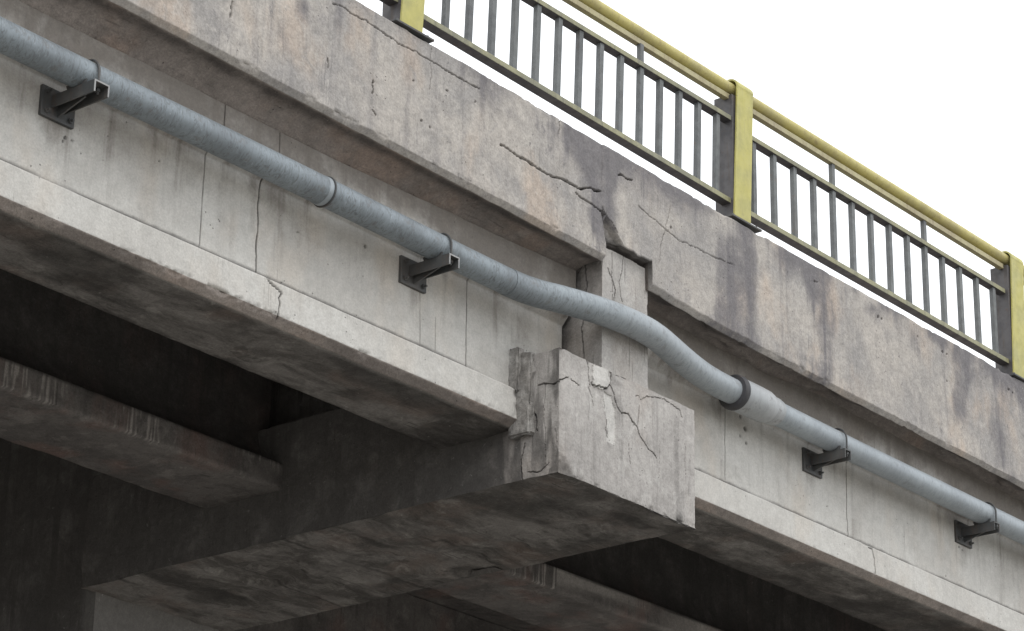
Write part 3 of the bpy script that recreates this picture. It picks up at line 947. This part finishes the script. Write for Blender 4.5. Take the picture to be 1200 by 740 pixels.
# bell socket
so = [(11.835, .085), (11.845, .095), (12.00, .0955), (12.09, .094), (12.125, .087), (12.145, .078), (12.150, .0805), (12.195, .0795), (12.20, .0765), (12.222, .0755), (12.226, .068)]
MB().tube([(x, 8.125, PZ) for x, r in so], [r for x, r in so], 40).build('pipe_socket', M_SOCKET, pipe, True)
ri = [(11.795, .074), (11.798, .094), (11.808, .101), (11.822, .102), (11.836, .100), (11.84, .09)]
MB().tube([(x, 8.125, PZ) for x, r in ri], [r for x, r in ri], 40).build('rubber_seal', M_RUBBER, pipe, True)
def ring(x, rad, th, a0, a1, y=8.122, n=28, lean=.0):
    return [(x + lean * math.cos(a), y + rad * math.sin(a), PZ + rad * math.cos(a)) for a in np.linspace(a0, a1, n)]
m = MB().tube(ring(8.49, PR + .004, .004, 0, 2 * math.pi, 8.12), .0052, 8, False)
m.build('clamp_ring', M_STEEL, pipe, True)
m = MB().tube([(8.455, 8.12, PZ), (8.482, 8.12, PZ)], [PR + .002, PR + .0025], 40)
m.build('joint_band', M_PIPE2, pipe, True)

# ---------------------------------------------------------------- pipe brackets
def bracket(x, label, tipy=8.0, w_=.085, endm=None):
    r = thing('pipe_bracket', label, 'bracket', (x, 8.285, 5.15), 'steel brackets carrying the pipe')
    h = w_ / 2
    MB().box(x - .095, x + .095, 8.268, 8.288, 5.150, 5.292, .003).build('wall_plate', M_STEEL, r)
    # channel arm, open side down
    t = .007
    top, bot = 5.254, 5.198
    o = [(x - h, bot), (x - h, top), (x + h, top), (x + h, bot), (x + h - t, bot), (x + h - t, top - t), (x - h + t, top - t), (x - h + t, bot)]
    MB().prism(o, 1, tipy + .003, 8.27).build('arm', M_STEEL, r)
    MB().prism(o, 1, tipy, tipy + .0028).build('arm_end', endm or M_EDGE, r)
    # triangular stiffener below the arm
    MB().prism([(8.272, 5.165), (8.272, 5.246), (8.10, 5.246), (8.10, 5.215)], 0, x - .004, x + .004).build('stiffener', M_STEEL, r)
    # saddle under the pipe
    MB().prism([(8.075, 5.2545), (8.18, 5.2545), (8.19, 5.278), (8.065, 5.278)], 0, x - h + .008, x - h + .016).build('saddle', M_STEEL, r)
    # U-bolt over the pipe
    bx = x + h * .45
    pa = [(bx, 8.122 - PR - .006, 5.218)] + [(bx, 8.122 + (PR + .006) * math.cos(a), PZ + (PR + .006) * math.sin(a)) for a in np.linspace(math.pi, 0, 24)] + [(bx, 8.122 + PR + .006, 5.218)]
    MB().tube(pa, .0058, 8).build('u_bolt', M_STEEL, r, True)
    for s in (-1, 1):
        yy = 8.122 + s * (PR + .006)
        MB().tube([(bx, yy, 5.228), (bx, yy, 5.243)], .012, 6).build('nut', M_STEEL, r)
    for dx in (-.068, .068):
        for z in (5.176, 5.268):
            MB().tube([(x + dx, 8.268, z), (x + dx, 8.257, z)], .0125, 6).tube([(x + dx, 8.257, z), (x + dx, 8.243, z)], .006, 8).build('anchor_bolt', M_STEEL, r)
bracket(6.985, 'dark steel bracket with bright-rimmed channel end, leftmost under the blue-grey pipe')
bracket(9.30, 'dark steel bracket under the blue-grey pipe, next left of the cracked pier cap', 8.01, .075)
bracket(12.82, 'dark steel bracket under the pale pipe just beyond the wide socket joint', 8.03, .065, M_STEEL)
bracket(14.52, 'dark steel bracket at the far end of the pipe, rightmost of the four', 8.035, .065, M_STEEL)

# ---------------------------------------------------------------- railing
rail = thing('railing', 'faded yellow and grey steel railing with slim balusters along the top of the parapet', 'railing', (11.8, 8.1, 6.3))
def post(x, zb, ztop=7.165):
    """strip front left edge at x"""
    w_ = .158
    yb = 8.10
    r_ = .062
    p = MB().box(x + .015, x + .12, 8.058, 8.185, zb, 7.11, .004).build('post', M_POST_RAILSHADE, rail)
    # front strip bent over the handrail
    cx = .045
    prof = [(8.044, zb), (8.040, 7.16)] + [(yb - r_ * math.cos(a), 7.165 + r_ * math.sin(a)) for a in np.linspace(.1, math.pi * .93, 12)] + [(8.166, 7.10)]
    q = []
    th = .010
    inner = [(8.054, zb), (8.050, 7.16)] + [(yb - (r_ - th) * math.cos(a), 7.165 + (r_ - th) * math.sin(a)) for a in np.linspace(.1, math.pi * .93, 12)] + [(8.156, 7.10)]
    m = MB()
    n = len(prof)
    V, Fc = [], []
    for i in range(n):
        sh = cx * (prof[i][1] - zb) / .87
        for (yy, zz) in (prof[i], inner[i]):
            for xx in (x + sh, x + w_ + sh):
                V.append((xx, yy, zz))
    for i in range(n - 1):
        a, b = i * 4, i * 4 + 4
        Fc += [(a, a + 1, b + 1, b), (a + 2, b + 2, b + 3, a + 3), (a, b, b + 2, a + 2), (a + 1, a + 3, b + 3, b + 1)]
    Fc += [(0, 2, 3, 1), ((n - 1) * 4, (n - 1) * 4 + 1, (n - 1) * 4 + 3, (n - 1) * 4 + 2)]
    m.add(V, Fc)
    s_ = m.build('front_strip', M_YELLOW, p)
    bl = MB().box(x - .10, x + .185, 7.985, 8.22, zb - .014, zb - .002, .002).build('base_plate', M_STEEL, p)
    for dx, dy in ((-.07, 8.01), (.155, 8.01), (-.07, 8.19), (.155, 8.19)):
        MB().tube([(x + dx, dy, zb - .002), (x + dx, dy, zb + .012)], .012, 6).build('anchor_bolt', M_STEEL, p)
    return p
posts = [(5.985, 6.335), (8.895, 6.325), (11.732, 6.302), (14.86, 6.305), (17.95, 6.31)]
for x, z in posts:
    post(x, z)
def barbox(x0, x1, y0, y1, z0a, z1a, z0b, z1b):
    """bar from x0 to x1 whose lower/upper z go a -> b"""
    m = MB()
    b = .003
    V = [(x0, y0, z0a), (x1, y0, z0b), (x1, y1, z0b), (x0, y1, z0a), (x0, y0, z1a), (x1, y0, z1b), (x1, y1, z1b), (x0, y1, z1a)]
    return m.add(V, [(0, 3, 2, 1), (4, 5, 6, 7), (0, 1, 5, 4), (1, 2, 6, 5), (2, 3, 7, 6), (3, 0, 4, 7)])
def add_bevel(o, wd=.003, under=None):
    if under:                                   # shade below the rail painted in: lower face takes the dark colour
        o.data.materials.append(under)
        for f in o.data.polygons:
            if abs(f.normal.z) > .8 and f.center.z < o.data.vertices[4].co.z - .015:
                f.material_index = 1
    md = o.modifiers.new('soft_edges', 'BEVEL')
    md.width = wd
    md.segments = 2
MB().tube([(x, 8.10, 7.168 + .004 * math.sin(x)) for x in np.arange(5.95, 18.15, .6)], .036, 20).build('handrail', M_HAND, rail, True)
# panels: (x0, x1, bottom rail bottom z at x0/x1, mid rail bottom z, first baluster, spacing, short balusters, tilt)
panels = [(6.10, 8.91, 6.50, 6.48, 6.925, 6.925, 6.21, .1804, (7.1, 8.19), .010),
          (9.01, 11.76, 6.472, 6.425, 6.938, 6.938, 9.288, .1804, (1, 9), .012),
          (11.85, 14.87, 6.418, 6.415, 6.905, 6.905, 12.01, .2100, (4, 9), .0),
          (14.98, 17.97, 6.415, 6.415, 6.905, 6.905, 15.14, .21, (4, 9), .0)]
for x0, x1, za, zb, ma, mb_, bx, sp, shorts, tilt in panels:
    add_bevel(barbox(x0, x1, 8.078, 8.140, za + .004, za + .036, zb + .004, zb + .036).build('bottom_rail', M_RAIL, rail), under=M_POST_RAILSHADE)
    add_bevel(barbox(x0, x1, 8.078 - tilt, 8.136 - tilt, ma + .004, ma + .034, mb_ + .004, mb_ + .034).build('middle_rail', M_RAIL, rail), under=M_POST_RAILSHADE)
    add_bevel(barbox(x0, x1, 8.082, 8.118, 7.085, 7.118, 7.085, 7.118).build('top_bar', M_BAR, rail), .002)
    k = 0
    x = bx
    base = None
    while x < x1 - .02:
        t = (x - x0) / (x1 - x0)
        zz0 = za + (zb - za) * t + .034
        zz1 = ma + (mb_ - ma) * t + .002
        MB().box(x - .0165, x + .0165, 8.088, 8.116, zz0, zz1, .0, shear=(0, -tilt)).build('baluster', M_GREY, rail)
        if (k in shorts) or (k == 8 and 1 in shorts and False):
            MB().box(x - .0155, x + .0155, 8.088 - tilt, 8.114 - tilt, zz1 + .032, 7.087).build('baluster', M_GREY, rail)
        x += sp
        k += 1
